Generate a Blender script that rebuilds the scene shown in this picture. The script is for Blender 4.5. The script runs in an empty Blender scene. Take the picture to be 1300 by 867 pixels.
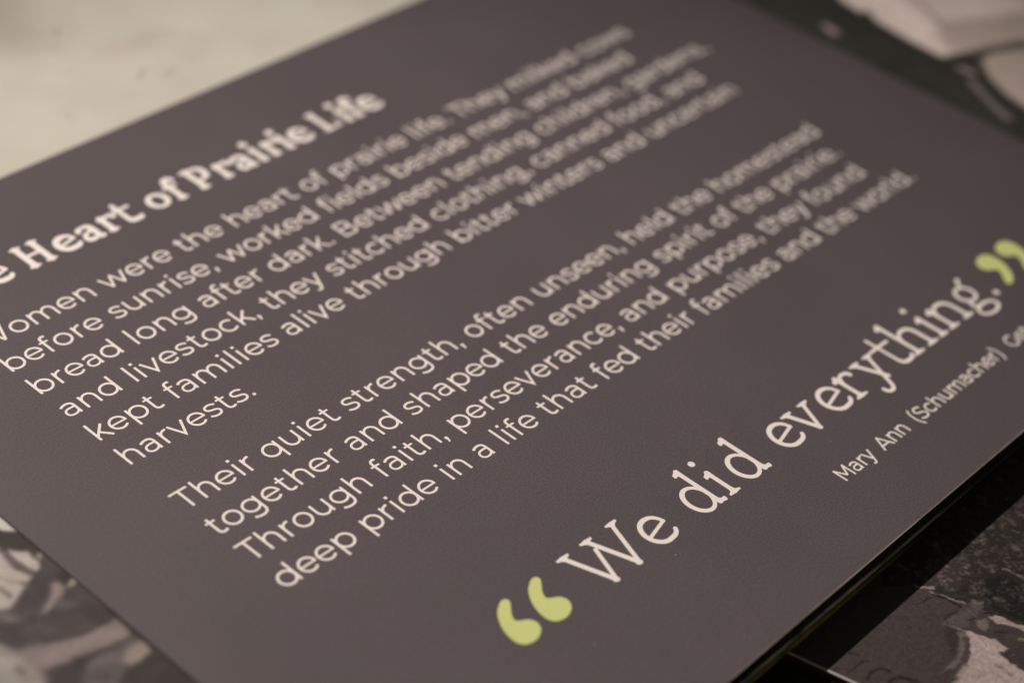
# Close-up of a dark interpretive text panel on a photo-covered display board.
import bpy, math, random
import numpy as np
from mathutils import Matrix, Vector
from mathutils.geometry import tessellate_polygon

scene = bpy.context.scene
U = 8e-6                      # one design unit (1/1000 of the body text size) in metres
rad = math.radians

# ------------------------------------------------------------------ camera
CAM = Vector((-24123.46, -30273.0, 34971.59)) * U
RX = Vector((0.66815347, -0.73682117, 0.10327392))
RY = Vector((0.40380815, 0.47570294, 0.78143822))
RZ = Vector((-0.62490793, -0.48041781, 0.61537696))
cam_data = bpy.data.cameras.new("camera")
cam = bpy.data.objects.new("camera", cam_data)
scene.collection.objects.link(cam)
m = Matrix.Identity(4)
for i, v in enumerate((RX, RY, RZ)):
    for k in range(3):
        m[k][i] = v[k]
m.translation = CAM
cam.matrix_world = m
cam_data.sensor_width = 36.0
cam_data.lens = 36.0 * 2540.55 / 1300.0
cam_data.clip_start = 0.01
cam_data.clip_end = 20.0
cam_data.dof.use_dof = True
cam_data.dof.focus_distance = 52700 * U
cam_data.dof.aperture_fstop = (cam_data.lens / 1000.0) / (1350 * U)
cam_data.dof.aperture_blades = 9
scene.camera = cam

# ------------------------------------------------------------------ light of the room, with an added fill
world = bpy.data.worlds.new("World")
scene.world = world
world.use_nodes = True
world.node_tree.nodes["Background"].inputs[0].default_value = (1.0, 0.88, 0.76, 1)
world.node_tree.nodes["Background"].inputs[1].default_value = 0.035

def spot(name, loc, target, power, size, cone, blend, col):
    d = bpy.data.lights.new(name, 'SPOT')
    d.energy = power; d.color = col; d.shadow_soft_size = size
    d.spot_size = rad(cone); d.spot_blend = blend
    o = bpy.data.objects.new(name, d)
    scene.collection.objects.link(o)
    o.location = loc
    o.rotation_euler = (Vector(target) - Vector(loc)).to_track_quat('-Z', 'Y').to_euler()
    return o
TGT = Vector((7500, -1500, 0)) * U
LDIR = Vector((-0.15, 0.60, 1.0)).normalized()
spot("gallery_spotlight", TGT + LDIR * 1.1, TGT, 60.0, 0.012, 33, 1.0, (1.0, 0.90, 0.79))
spot("added_fill_spot", TGT + Vector((-0.35, -0.75, 0.75)).normalized() * 1.6, TGT, 3.6, 0.06, 60, 1.0, (1.0, 0.88, 0.74))  # unseen fill lamp, added to lift the lines along the front edge

scene.view_settings.view_transform = 'Standard'
scene.view_settings.look = 'None'
scene.view_settings.exposure = 0.0
scene.view_settings.gamma = 1.0
scene.view_settings.use_curve_mapping = False
scene.cycles.max_bounces = 6

# ------------------------------------------------------------------ helpers
def lin(c):
    r = []
    for v in c:
        v = v / 255.0
        r.append(v / 12.92 if v <= 0.04045 else ((v + 0.055) / 1.055) ** 2.4)
    return r

def principled(name, col, rough=0.6, spec=0.3):
    mt = bpy.data.materials.new(name)
    mt.use_nodes = True
    b = mt.node_tree.nodes["Principled BSDF"]
    b.inputs["Base Color"].default_value = (*col, 1)
    b.inputs["Roughness"].default_value = rough
    b.inputs["Specular IOR Level"].default_value = spec
    return mt, mt.node_tree, b

def noise(nt, scale, detail=2.0, rough=0.5, vec_scale=None):
    tc = nt.nodes.new("ShaderNodeTexCoord")
    n = nt.nodes.new("ShaderNodeTexNoise")
    n.inputs["Scale"].default_value = scale
    n.inputs["Detail"].default_value = detail
    n.inputs["Roughness"].default_value = rough
    if vec_scale:
        mp = nt.nodes.new("ShaderNodeMapping")
        mp.inputs["Scale"].default_value = vec_scale
        nt.links.new(tc.outputs["Object"], mp.inputs["Vector"])
        nt.links.new(mp.outputs["Vector"], n.inputs["Vector"])
    else:
        nt.links.new(tc.outputs["Object"], n.inputs["Vector"])
    return n

def maprange(nt, src, a, b, c, d):
    r = nt.nodes.new("ShaderNodeMapRange")
    r.inputs["From Min"].default_value = a; r.inputs["From Max"].default_value = b
    r.inputs["To Min"].default_value = c; r.inputs["To Max"].default_value = d
    nt.links.new(src, r.inputs["Value"])
    return r.outputs["Result"]

def grained(name, col, rough, spec, grain=0.10, cloud=0.06, bump=0.25, attr=None, gscale=1900.0, bdist=2.0e-5):
    """a printed matt laminate: fine speckle, faint cloudiness, pebbled relief"""
    mt, nt, b = principled(name, col, rough, spec)
    n1 = noise(nt, gscale, 2.0, 0.6)
    n2 = noise(nt, 22.0, 3.0, 0.5)
    f1 = maprange(nt, n1.outputs["Fac"], 0.3, 0.7, 1 - grain, 1 + grain)
    f2 = maprange(nt, n2.outputs["Fac"], 0.3, 0.7, 1 - cloud, 1 + cloud)
    mu = nt.nodes.new("ShaderNodeMath"); mu.operation = 'MULTIPLY'
    nt.links.new(f1, mu.inputs[0]); nt.links.new(f2, mu.inputs[1])
    sc = nt.nodes.new("ShaderNodeVectorMath"); sc.operation = 'SCALE'
    if attr:
        at = nt.nodes.new("ShaderNodeAttribute"); at.attribute_name = attr
        nt.links.new(at.outputs["Color"], sc.inputs[0])
    else:
        sc.inputs[0].default_value = col
    nt.links.new(mu.outputs[0], sc.inputs["Scale"])
    # faint uneven hue, pinker here and greener there
    n4 = noise(nt, 55.0, 3.0, 0.6)
    cr = nt.nodes.new("ShaderNodeCombineXYZ")
    nt.links.new(maprange(nt, n4.outputs["Fac"], 0.3, 0.7, 0.982, 1.018), cr.inputs[0])
    nt.links.new(maprange(nt, n4.outputs["Fac"], 0.3, 0.7, 1.008, 0.992), cr.inputs[1])
    nt.links.new(maprange(nt, n4.outputs["Fac"], 0.3, 0.7, 0.992, 1.010), cr.inputs[2])
    mh = nt.nodes.new("ShaderNodeVectorMath"); mh.operation = 'MULTIPLY'
    nt.links.new(sc.outputs[0], mh.inputs[0]); nt.links.new(cr.outputs[0], mh.inputs[1])
    nt.links.new(mh.outputs[0], b.inputs["Base Color"])
    if bump:
        n3 = noise(nt, gscale * 0.8, 2.0, 0.6)
        bp = nt.nodes.new("ShaderNodeBump")
        bp.inputs["Strength"].default_value = bump
        bp.inputs["Distance"].default_value = bdist
        nt.links.new(n3.outputs["Fac"], bp.inputs["Height"])
        nt.links.new(bp.outputs["Normal"], b.inputs["Normal"])
    return mt

PANEL_COL = (0.0825, 0.0675, 0.0775)
M_panel = grained("matt_plum_grey_laminate", PANEL_COL, 0.58, 0.28, 0.26, 0.06, 0.32, gscale=2400.0)
M_ink = grained("warm_white_ink", (0.77, 0.705, 0.70), 0.6, 0.2, 0.03, 0.02, 0.1)
M_green = grained("lime_green_ink", (0.54, 0.58, 0.235), 0.6, 0.2, 0.05, 0.04, 0.1)
M_side = grained("dark_panel_edge", (0.012, 0.010, 0.009), 0.45, 0.3, 0.3, 0.2, 0.3)
M_black = grained("black_board_core", (0.006, 0.006, 0.0055), 0.5, 0.25, 0.4, 0.3, 0.4, gscale=900)
M_photo = grained("photo_print", (0.5, 0.5, 0.5), 0.5, 0.25, 0.13, 0.05, 0.2, attr="print")
M_photo_b = grained("grainy_photo_print", (0.5, 0.5, 0.5), 0.42, 0.3, 0.20, 0.08, 0.2, attr="print", gscale=1500)
M_parch = grained("parchment_print", (0.5, 0.5, 0.5), 0.6, 0.2, 0.02, 0.05, 0.1, attr="print")
M_table = grained("black_table_laminate", (0.010, 0.0095, 0.009), 0.4, 0.3, 0.3, 0.2, 0.2, gscale=700)

def worn_lit_edge(name, col, dark, lo, hi, sc, fade=None):
    """an edge pale in places, by scuffs and painted-in light; fade = (x0, x1) in units where the pale tone dies out along the edge"""
    mt, nt, b = principled(name, col, 0.4, 0.4)
    n = noise(nt, 60.0, 4.0, 0.7, sc)
    f = maprange(nt, n.outputs["Fac"], lo, hi, 0.0, 1.0)
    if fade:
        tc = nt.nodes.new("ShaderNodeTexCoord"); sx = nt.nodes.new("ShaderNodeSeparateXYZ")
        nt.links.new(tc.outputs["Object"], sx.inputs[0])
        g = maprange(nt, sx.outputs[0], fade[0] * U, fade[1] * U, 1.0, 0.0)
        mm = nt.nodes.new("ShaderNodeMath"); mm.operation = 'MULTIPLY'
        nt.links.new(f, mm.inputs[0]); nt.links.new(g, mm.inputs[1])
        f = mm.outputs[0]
    mx = nt.nodes.new("ShaderNodeMix"); mx.data_type = 'RGBA'
    nt.links.new(f, mx.inputs[0])
    mx.inputs[6].default_value = (*dark, 1); mx.inputs[7].default_value = (*col, 1)
    nt.links.new(mx.outputs[2], b.inputs["Base Color"])
    return mt
M_scuff_lit = worn_lit_edge("scuffed_lit_sheet_edge", (0.90, 0.84, 0.74), (0.05, 0.047, 0.04), 0.30, 0.60, (1, 3, 3), (9000, 17000))  # scuffs, plus light caught by the ledge painted in as pale colour
M_olive_glint = worn_lit_edge("painted_olive_reflection", (0.40, 0.33, 0.09), (0.012, 0.013, 0.009), 0.25, 0.60, (1, 2, 2), (8500, 14500))  # olive reflection on the front edge, painted in as colour fading along it
M_core = principled("pale_board_core", (0.42, 0.39, 0.35), 0.6, 0.2)[0]
M_brown = grained("brown_board_side", (0.055, 0.035, 0.028), 0.6, 0.2, 0.3, 0.2, 0.2)
M_trim_lit = worn_lit_edge("worn_lit_panel_trim", (0.80, 0.70, 0.64), (0.25, 0.21, 0.19), 0.30, 0.6, (1, 3, 3))  # wear, plus the front bevel's highlight painted in as pale colour
M_dust = principled("grey_dust", (0.33, 0.29, 0.27), 0.9, 0.1)[0]

def mesh_obj(name, verts, faces, mat, parent=None, loc=(0, 0, 0), smooth=False):
    me = bpy.data.meshes.new(name)
    me.from_pydata([tuple(v) for v in verts], [], faces)
    me.update()
    if mat: me.materials.append(mat)
    o = bpy.data.objects.new(name, me)
    scene.collection.objects.link(o)
    o.location = loc
    if parent: o.parent = parent
    return o

def empty(name, loc=(0, 0, 0), parent=None):
    o = bpy.data.objects.new(name, None)
    o.empty_display_size = 0.005
    scene.collection.objects.link(o)
    o.location = loc
    if parent: o.parent = parent
    return o

def tag(o, label=None, cat=None, group=None, kind=None):
    if label: o["label"] = label
    if cat: o["category"] = cat
    if group: o["group"] = group
    if kind: o["kind"] = kind
    return o

def slab(poly, z0, z1, bev=0.0):
    """extruded polygon (counter-clockwise, units) with a small top bevel; returns verts, faces (metres)"""
    P = [Vector((x, y)) for x, y in poly]
    n = len(P)
    inner = []
    for i in range(n):
        a, b, c = P[i - 1], P[i], P[(i + 1) % n]
        d1 = (b - a).normalized(); d2 = (c - b).normalized()
        n1 = Vector((-d1.y, d1.x)); n2 = Vector((-d2.y, d2.x))
        k = (n1 + n2); k = k / max(1e-6, k.dot(n1))
        inner.append(b + k * bev)
    V = [(p.x * U, p.y * U, z0 * U) for p in P]
    V += [(p.x * U, p.y * U, (z1 - bev) * U) for p in P]
    F = [tuple(reversed(range(n)))]
    for i in range(n):
        j = (i + 1) % n
        F.append((i, j, n + j, n + i))
    if bev > 0:
        V += [(p.x * U, p.y * U, z1 * U) for p in inner]
        for i in range(n):
            j = (i + 1) % n
            F.append((n + i, n + j, 2 * n + j, 2 * n + i))
        F.append(tuple(range(2 * n, 3 * n)))
    else:
        F.append(tuple(range(n, 2 * n)))
    return V, F

def rect(x0, y0, x1, y1):
    return [(x0, y0), (x1, y0), (x1, y1), (x0, y1)]

def slab_obj(name, poly, z0, z1, mat, parent=None, bev=0.0):
    V, F = slab(poly, z0, z1, bev)
    return mesh_obj(name, V, F, mat, parent)
# ------------------------------------------------------------------ lettering
# Each glyph is a union of strokes held as a distance field and traced to a clean outline.
def arc(cx, cy, rx, ry, a0, a1, n=22):
    t = np.radians(np.linspace(a0, a1, n))
    return [(cx + rx * math.cos(a), cy + ry * math.sin(a)) for a in t]

def bez(p0, p1, p2, p3, n=14):
    r = []
    for t in np.linspace(0, 1, n):
        s = 1 - t
        r.append(tuple(s**3 * np.array(p0) + 3*s*s*t * np.array(p1) + 3*s*t*t * np.array(p2) + t**3 * np.array(p3)))
    return r

def butt(pts, hw):
    """polygon of a stroke with square ends; hw: number or list"""
    P = np.array(pts, float)
    keep = [0] + [i for i in range(1, len(P)) if np.hypot(*(P[i] - P[i - 1])) > 1e-3]
    P = P[keep]
    n = len(P)
    H = np.full(n, hw, float) if np.isscalar(hw) else np.interp(np.linspace(0, 1, n), np.linspace(0, 1, len(hw)), hw)
    D = np.diff(P, axis=0); D /= np.hypot(D[:, 0], D[:, 1])[:, None]
    Nn = np.stack([-D[:, 1], D[:, 0]], 1)
    L = []; Rr = []
    for i in range(n):
        if i == 0: k = Nn[0]
        elif i == n - 1: k = Nn[-1]
        else:
            k = Nn[i - 1] + Nn[i]; k = k / max(0.35, k @ Nn[i])
        L.append(P[i] + k * H[i]); Rr.append(P[i] - k * H[i])
    return ('poly', np.array(L + Rr[::-1]))

def rnd(pts, hw):
    P = np.array(pts, float)
    H = np.full(len(P), hw, float) if np.isscalar(hw) else np.interp(np.linspace(0, 1, len(P)), np.linspace(0, 1, len(hw)), hw)
    return ('round', P, H)

def poly(pts, r=0.0):
    return ('poly', np.array(pts, float), r)

def field(shape, X, Y):
    if shape[0] == 'poly':
        P = shape[1]; best = np.full(X.shape, 1e18); wn = np.zeros(X.shape, int)
        for i in range(len(P)):
            ax, ay = P[i]; bx, by = P[(i + 1) % len(P)]
            ex, ey = bx - ax, by - ay; L2 = ex * ex + ey * ey
            if L2 < 1e-9: continue
            wx, wy = X - ax, Y - ay
            t = np.clip((wx * ex + wy * ey) / L2, 0, 1)
            best = np.minimum(best, (wx - t * ex) ** 2 + (wy - t * ey) ** 2)
            cr = ex * wy - ey * wx
            wn += ((ay <= Y) & (by > Y) & (cr > 0)).astype(int) - ((ay > Y) & (by <= Y) & (cr < 0)).astype(int)
        d = np.sqrt(best)
        return np.where(wn != 0, -d, d) - (shape[2] if len(shape) > 2 else 0.0)
    P, H = shape[1], shape[2]
    if len(P) == 1:
        return np.hypot(X - P[0][0], Y - P[0][1]) - H[0]
    best = np.full(X.shape, 1e18)
    for i in range(len(P) - 1):
        ax, ay = P[i]; ex, ey = P[i + 1] - P[i]; L2 = max(ex * ex + ey * ey, 1e-9)
        wx, wy = X - ax, Y - ay
        t = np.clip((wx * ex + wy * ey) / L2, 0, 1)
        best = np.minimum(best, np.hypot(wx - t * ex, wy - t * ey) - (H[i] + t * (H[i + 1] - H[i])))
    return best

def trace(shapes, step, k=0.0, grow=0.0):
    lo = np.min([s[1].min(0) - (s[2].max() if s[0] == 'round' else 0) for s in shapes], 0) - 2.5 * step
    hi = np.max([s[1].max(0) + (s[2].max() if s[0] == 'round' else 0) for s in shapes], 0) + 2.5 * step
    xs = np.arange(lo[0], hi[0], step) + 0.137; ys = np.arange(lo[1], hi[1], step) + 0.219
    X, Y = np.meshgrid(xs, ys)
    F = None
    for s in shapes:
        f = field(s, X, Y)
        if F is None: F = f
        elif k > 0:
            h = np.clip(0.5 + 0.5 * (F - f) / k, 0, 1)
            F = F * (1 - h) + f * h - k * h * (1 - h)
        else: F = np.minimum(F, f)
    F = F - grow
    F = np.where(np.abs(F) < 1e-4, 1e-4, F)
    ny, nx = F.shape
    nxt = {}
    def pt(e):
        a, j, i = e
        if a == 0:
            t = F[j, i] / (F[j, i] - F[j, i + 1]); return (xs[i] + t * step, ys[j])
        t = F[j, i] / (F[j, i] - F[j + 1, i]); return (xs[i], ys[j] + t * step)
    IN = F < 0
    code = IN[:-1, :-1] * 1 + IN[:-1, 1:] * 2 + IN[1:, 1:] * 4 + IN[1:, :-1] * 8
    B = lambda j, i: (0, j, i); T = lambda j, i: (0, j + 1, i); Lf = lambda j, i: (1, j, i); Rg = lambda j, i: (1, j, i + 1)
    tab = {1: [(Lf, B)], 2: [(B, Rg)], 3: [(Lf, Rg)], 4: [(Rg, T)], 6: [(B, T)], 7: [(Lf, T)], 8: [(T, Lf)],
           9: [(T, B)], 11: [(T, Rg)], 12: [(Rg, Lf)], 13: [(Rg, B)], 14: [(B, Lf)],
           5: [(Lf, B), (Rg, T)], 10: [(B, Rg), (T, Lf)]}
    for j, i in zip(*np.nonzero((code > 0) & (code < 15))):
        for a, b in tab[int(code[j, i])]:
            nxt[a(j, i)] = b(j, i)
    loops = []
    while nxt:
        s0 = next(iter(nxt)); e = s0; L = []
        while e in nxt:
            L.append(pt(e)); e = nxt.pop(e)
        if len(L) > 3: loops.append(simplify(L, step * 0.06))
    return [l for l in loops if len(l) > 2]

def simplify(L, tol):
    P = np.array(L); n = len(P)
    far = int(np.argmax(((P - P[0]) ** 2).sum(1)))
    def dp(a, b):
        if b - a < 2: return []
        d = P[b % n] - P[a]; q = P[a + 1:b] - P[a]
        l = np.hypot(*d)
        dist = np.abs(d[0] * q[:, 1] - d[1] * q[:, 0]) / max(l, 1e-9)
        m_ = int(np.argmax(dist))
        if dist[m_] < tol: return []
        m_ += a + 1
        return dp(a, m_) + [m_] + dp(m_, b)
    idx = [0] + dp(0, far) + [far] + dp(far, n)
    return [tuple(P[i % n]) for i in idx]

def tess(loops):
    area = lambda l: 0.5 * sum(l[i - 1][0] * l[i][1] - l[i][0] * l[i - 1][1] for i in range(len(l)))
    ar = [area(l) for l in loops]
    sgn = 1 if ar[int(np.argmax(np.abs(ar)))] > 0 else -1
    outs = [i for i in range(len(loops)) if ar[i] * sgn > 0]
    V = []; F = []
    for o_ in outs:
        grp = [loops[o_]]
        for h_ in range(len(loops)):
            if ar[h_] * sgn < 0:
                q = np.array([loops[h_][0]], float)
                if field(('poly', np.array(loops[o_])), q[:, 0], q[:, 1])[0] < 0: grp.append(loops[h_])
        v, f = tess_one(grp)
        F += [tuple(i + len(V) for i in t) for t in f]; V += v
    return V, F

def tess_one(loops):
    V = [Vector((x, y, 0)) for l in loops for x, y in l]
    tri = tessellate_polygon([[Vector((x, y, 0)) for x, y in l] for l in loops])
    F = []
    for a, b, c in tri:
        cr = (V[b] - V[a]).cross(V[c] - V[a]).z
        F.append((a, b, c) if cr > 0 else (a, c, b))
    return [(v.x, v.y) for v in V], F

# ---- geometric sans for the body text, 1000 units to the em
H = 37.0; HH = 34.0; XH = 530; R_ = 237
def stem(x, y0, y1, h=H): return butt([(x, y0), (x, y1)], h)
def bar(x0, x1, y, h=HH): return butt([(x0, y), (x1, y)], h)
def ring(cx, cy=265, rx=R_ + 1, ry=R_): return rnd(arc(cx, cy, rx, ry, 0, 360, 44), H - 1)
def arch(xl, xr, top=XH, foot=0, y=292):
    cx = (xl + xr) / 2 + 6; r = xr - cx
    return butt([(xr, foot), (xr, y)] + arc(cx, y, r, top - 27 - y, 0, 168, 20)[1:], [H, H, H, H - 4, H - 6])
SA = {'a': 587, 'b': 688, 'c': 563, 'd': 677, 'e': 606, 'f': 355, 'g': 675, 'h': 655, 'i': 271, 'j': 277, 'k': 570, 'l': 275, 'm': 1000,
      'n': 653, 'o': 634, 'p': 684, 'q': 680, 'r': 404, 's': 502, 't': 412, 'u': 645, 'v': 556, 'w': 878, 'x': 540, 'y': 548, 'z': 515,
      'B': 751, 'T': 610, 'W': 1090, '.': 222, ',': 222, ' ': 300, 'M': 850, 'A': 770, 'S': 625, 'G': 765, '(': 345, ')': 345}
AX = 127
def sans(ch):
    w = SA[ch]
    dot = lambda x, y, r=46: poly([(x - r, y - r), (x + r, y - r), (x + r, y + r), (x - r, y + r)])
    if ch == 'a':
        return [butt([(460, 0), (460, 330)] + bez((460, 330), (460, 450), (400, 498), (286, 498))[1:] + bez((286, 498), (215, 498), (150, 474), (98, 432))[1:], H),
                rnd(bez((460, 300), (400, 308), (350, 308), (282, 308)) + bez((282, 308), (160, 308), (100, 250), (100, 165))[1:]
                    + bez((100, 165), (100, 80), (165, 28), (265, 28))[1:] + bez((265, 28), (370, 28), (435, 80), (458, 165))[1:], 32)]
    if ch == 'b': return [stem(AX, 0, 742), ring(AX + R_ + 2 + 8)]
    if ch == 'd': return [stem(w - AX, 0, 742), ring(w - AX - R_ - 10)]
    if ch == 'p': return [stem(AX, -190, XH), ring(AX + R_ + 10)]
    if ch == 'q': return [stem(w - AX, -190, XH), ring(w - AX - R_ - 10)]
    if ch == 'g':
        x = w - AX
        return [butt([(x, XH), (x, 40)] + bez((x, 40), (x, -95), (480, -162), (322, -162))[1:] + bez((322, -162), (235, -162), (165, -138), (108, -95))[1:], H - 1),
                rnd(arc(x - R_ - 2, 285, R_ - 3, 215, 0, 360, 44), H - 2)]
    if ch == 'o': return [ring(w / 2)]
    if ch == 'c': return [butt(arc(42 + 273 + 2, 265, R_ + 1, R_, 42, 318, 34), H - 1)]
    if ch == 'e':
        cx = 42 + 273 - 8
        return [butt(arc(cx, 265, R_, R_, -6 + 0, 318, 44), H - 2), bar(cx - R_, cx + R_ + 28, 262, 30),
                ]
    if ch == 'f': return [butt([(150, 0), (150, 590)] + bez((150, 590), (150, 672), (195, 716), (272, 716))[1:] + [(345, 700)], H), bar(28, 318, 498, 31)]
    if ch == 'h': return [stem(AX, 0, 742), arch(AX, w - 116)]
    if ch == 'n': return [stem(AX, 0, XH), arch(AX, w - 116)]
    if ch == 'm': return [stem(AX, 0, XH), arch(AX, 505), arch(505, w - 116)]
    if ch == 'i': return [stem(w / 2, 0, XH), dot(w / 2, 690)]
    if ch == 'l': return [stem(w / 2, 0, 742)]
    if ch == 'k': return [stem(AX, 0, 742), butt([(140, 165), (500, 545)], H), butt([(268, 300), (528, -10)], H)]
    if ch == 'r': return [stem(AX, 0, XH), butt([(AX, 285)] + bez((AX, 285), (135, 420), (215, 498), (372, 500))[1:], [H - 4, H - 3, H])]
    if ch == 's':
        return [butt(bez((442, 425), (395, 470), (330, 500), (258, 500)) + bez((258, 500), (165, 500), (95, 462), (95, 390))[1:]
                     + bez((95, 390), (95, 300), (190, 287), (270, 270))[1:] + bez((270, 270), (350, 252), (422, 232), (422, 148))[1:]
                     + bez((422, 148), (422, 68), (348, 28), (250, 28))[1:] + bez((250, 28), (170, 28), (95, 56), (48, 104))[1:], 34)]
    if ch == 't': return [butt([(156, 648), (156, 150)] + bez((156, 150), (156, 66), (200, 26), (276, 26))[1:] + bez((276, 26), (315, 26), (350, 38), (382, 62))[1:], H), bar(28, 322, 498, 31)]
    if ch == 'u': return [stem(w - 116, 0, XH), butt([(114, XH), (114, 240)] + arc((114 + w - 116) / 2 - 4, 240, (w - 230) / 2 - 4, 211, 180, 352, 20)[1:], [H, H, H, H - 4, H - 6])]
    if ch == 'v': return [butt([(45, 536), (278, 12), (511, 536)], 37), poly([(236, 0), (320, 0), (300, 60), (256, 60)])]
    if ch == 'y': return [butt([(45, 536), (285, 5)], 37), butt([(507, 536), (235, -75)] + bez((235, -75), (205, -140), (170, -166), (118, -166))[1:] + [(45, -140)], 37)]
    if ch == 'w': return [butt([(40, 536), (240, 20)], 36), butt([(240, 20), (439, 520)], 34), butt([(439, 520), (638, 20)], 34), butt([(638, 20), (838, 536)], 36),
                          poly([(206, 0), (274, 0), (262, 50), (218, 50)]), poly([(604, 0), (672, 0), (660, 50), (616, 50)]), poly([(412, 530), (466, 530), (458, 470), (420, 470)])]
    if ch == 'B': return [stem(AX, 0, 700), bar(AX, 380, 667), bar(AX, 420, 368), bar(AX, 420, 33),
                          butt(bez((378, 667), (500, 667), (575, 610), (575, 518)) + bez((575, 518), (575, 425), (500, 368), (378, 368))[1:], H),
                          butt(bez((415, 368), (555, 368), (630, 305), (630, 201)) + bez((630, 201), (630, 95), (555, 33), (415, 33))[1:], H)]
    if ch == 'T': return [stem(w / 2, 0, 700), bar(16, w - 16, 667)]
    if ch == 'W': return [butt([(55, 708), (305, 10)], H), butt([(305, 10), (545, 690)], H), butt([(545, 690), (785, 10)], H), butt([(785, 10), (1035, 708)], H),
                          poly([(266, 0), (344, 0), (330, 60), (280, 60)]), poly([(746, 0), (824, 0), (810, 60), (760, 60)]), poly([(510, 700), (580, 700), (570, 640), (520, 640)])]
    if ch == '.': return [dot(w / 2, 46)]
    if ch == ',': return [dot(w / 2, 46), poly([(w / 2 - 40, 30), (w / 2 + 46, 60), (w / 2 + 46, 10), (w / 2 + 2, -120), (w / 2 - 58, -120), (w / 2 - 22, 0)])]
    if ch == 'M': return [stem(122, 0, 700), stem(w - 122, 0, 700), butt([(128, 690), (w / 2, 190)], H), butt([(w - 128, 690), (w / 2, 190)], H),
                          poly([(85, 700), (165, 700), (165, 600), (85, 600)]), poly([(w - 85, 700), (w - 165, 700), (w - 165, 600), (w - 85, 600)])]
    if ch == 'A': return [butt([(45, -6), (w / 2, 690)], H), butt([(w - 45, -6), (w / 2, 690)], H), bar(165, w - 165, 205), poly([(w / 2 - 42, 700), (w / 2 - 60, 630), (w / 2 + 60, 630), (w / 2 + 42, 700)])]
    if ch == 'S':
        return [butt(bez((545, 590), (490, 645), (410, 674), (322, 674)) + bez((322, 674), (200, 674), (112, 612), (112, 522))[1:]
                     + bez((112, 522), (112, 400), (230, 380), (330, 356))[1:] + bez((330, 356), (430, 332), (535, 300), (535, 185))[1:]
                     + bez((535, 185), (535, 85), (440, 27), (312, 27))[1:] + bez((312, 27), (210, 27), (115, 62), (60, 122))[1:], 36)]
    if ch == 'G': return [butt(arc(410, 350, 325, 323, 46, 318, 36), H), stem(w - 113, 95, 350), ]
    if ch == '(': return [butt(bez((300, 790), (75, 560), (75, 60), (300, -170)), 33)]
    if ch == ')': return [butt(bez((45, 790), (270, 560), (270, 60), (45, -170)), 33)]

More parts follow.
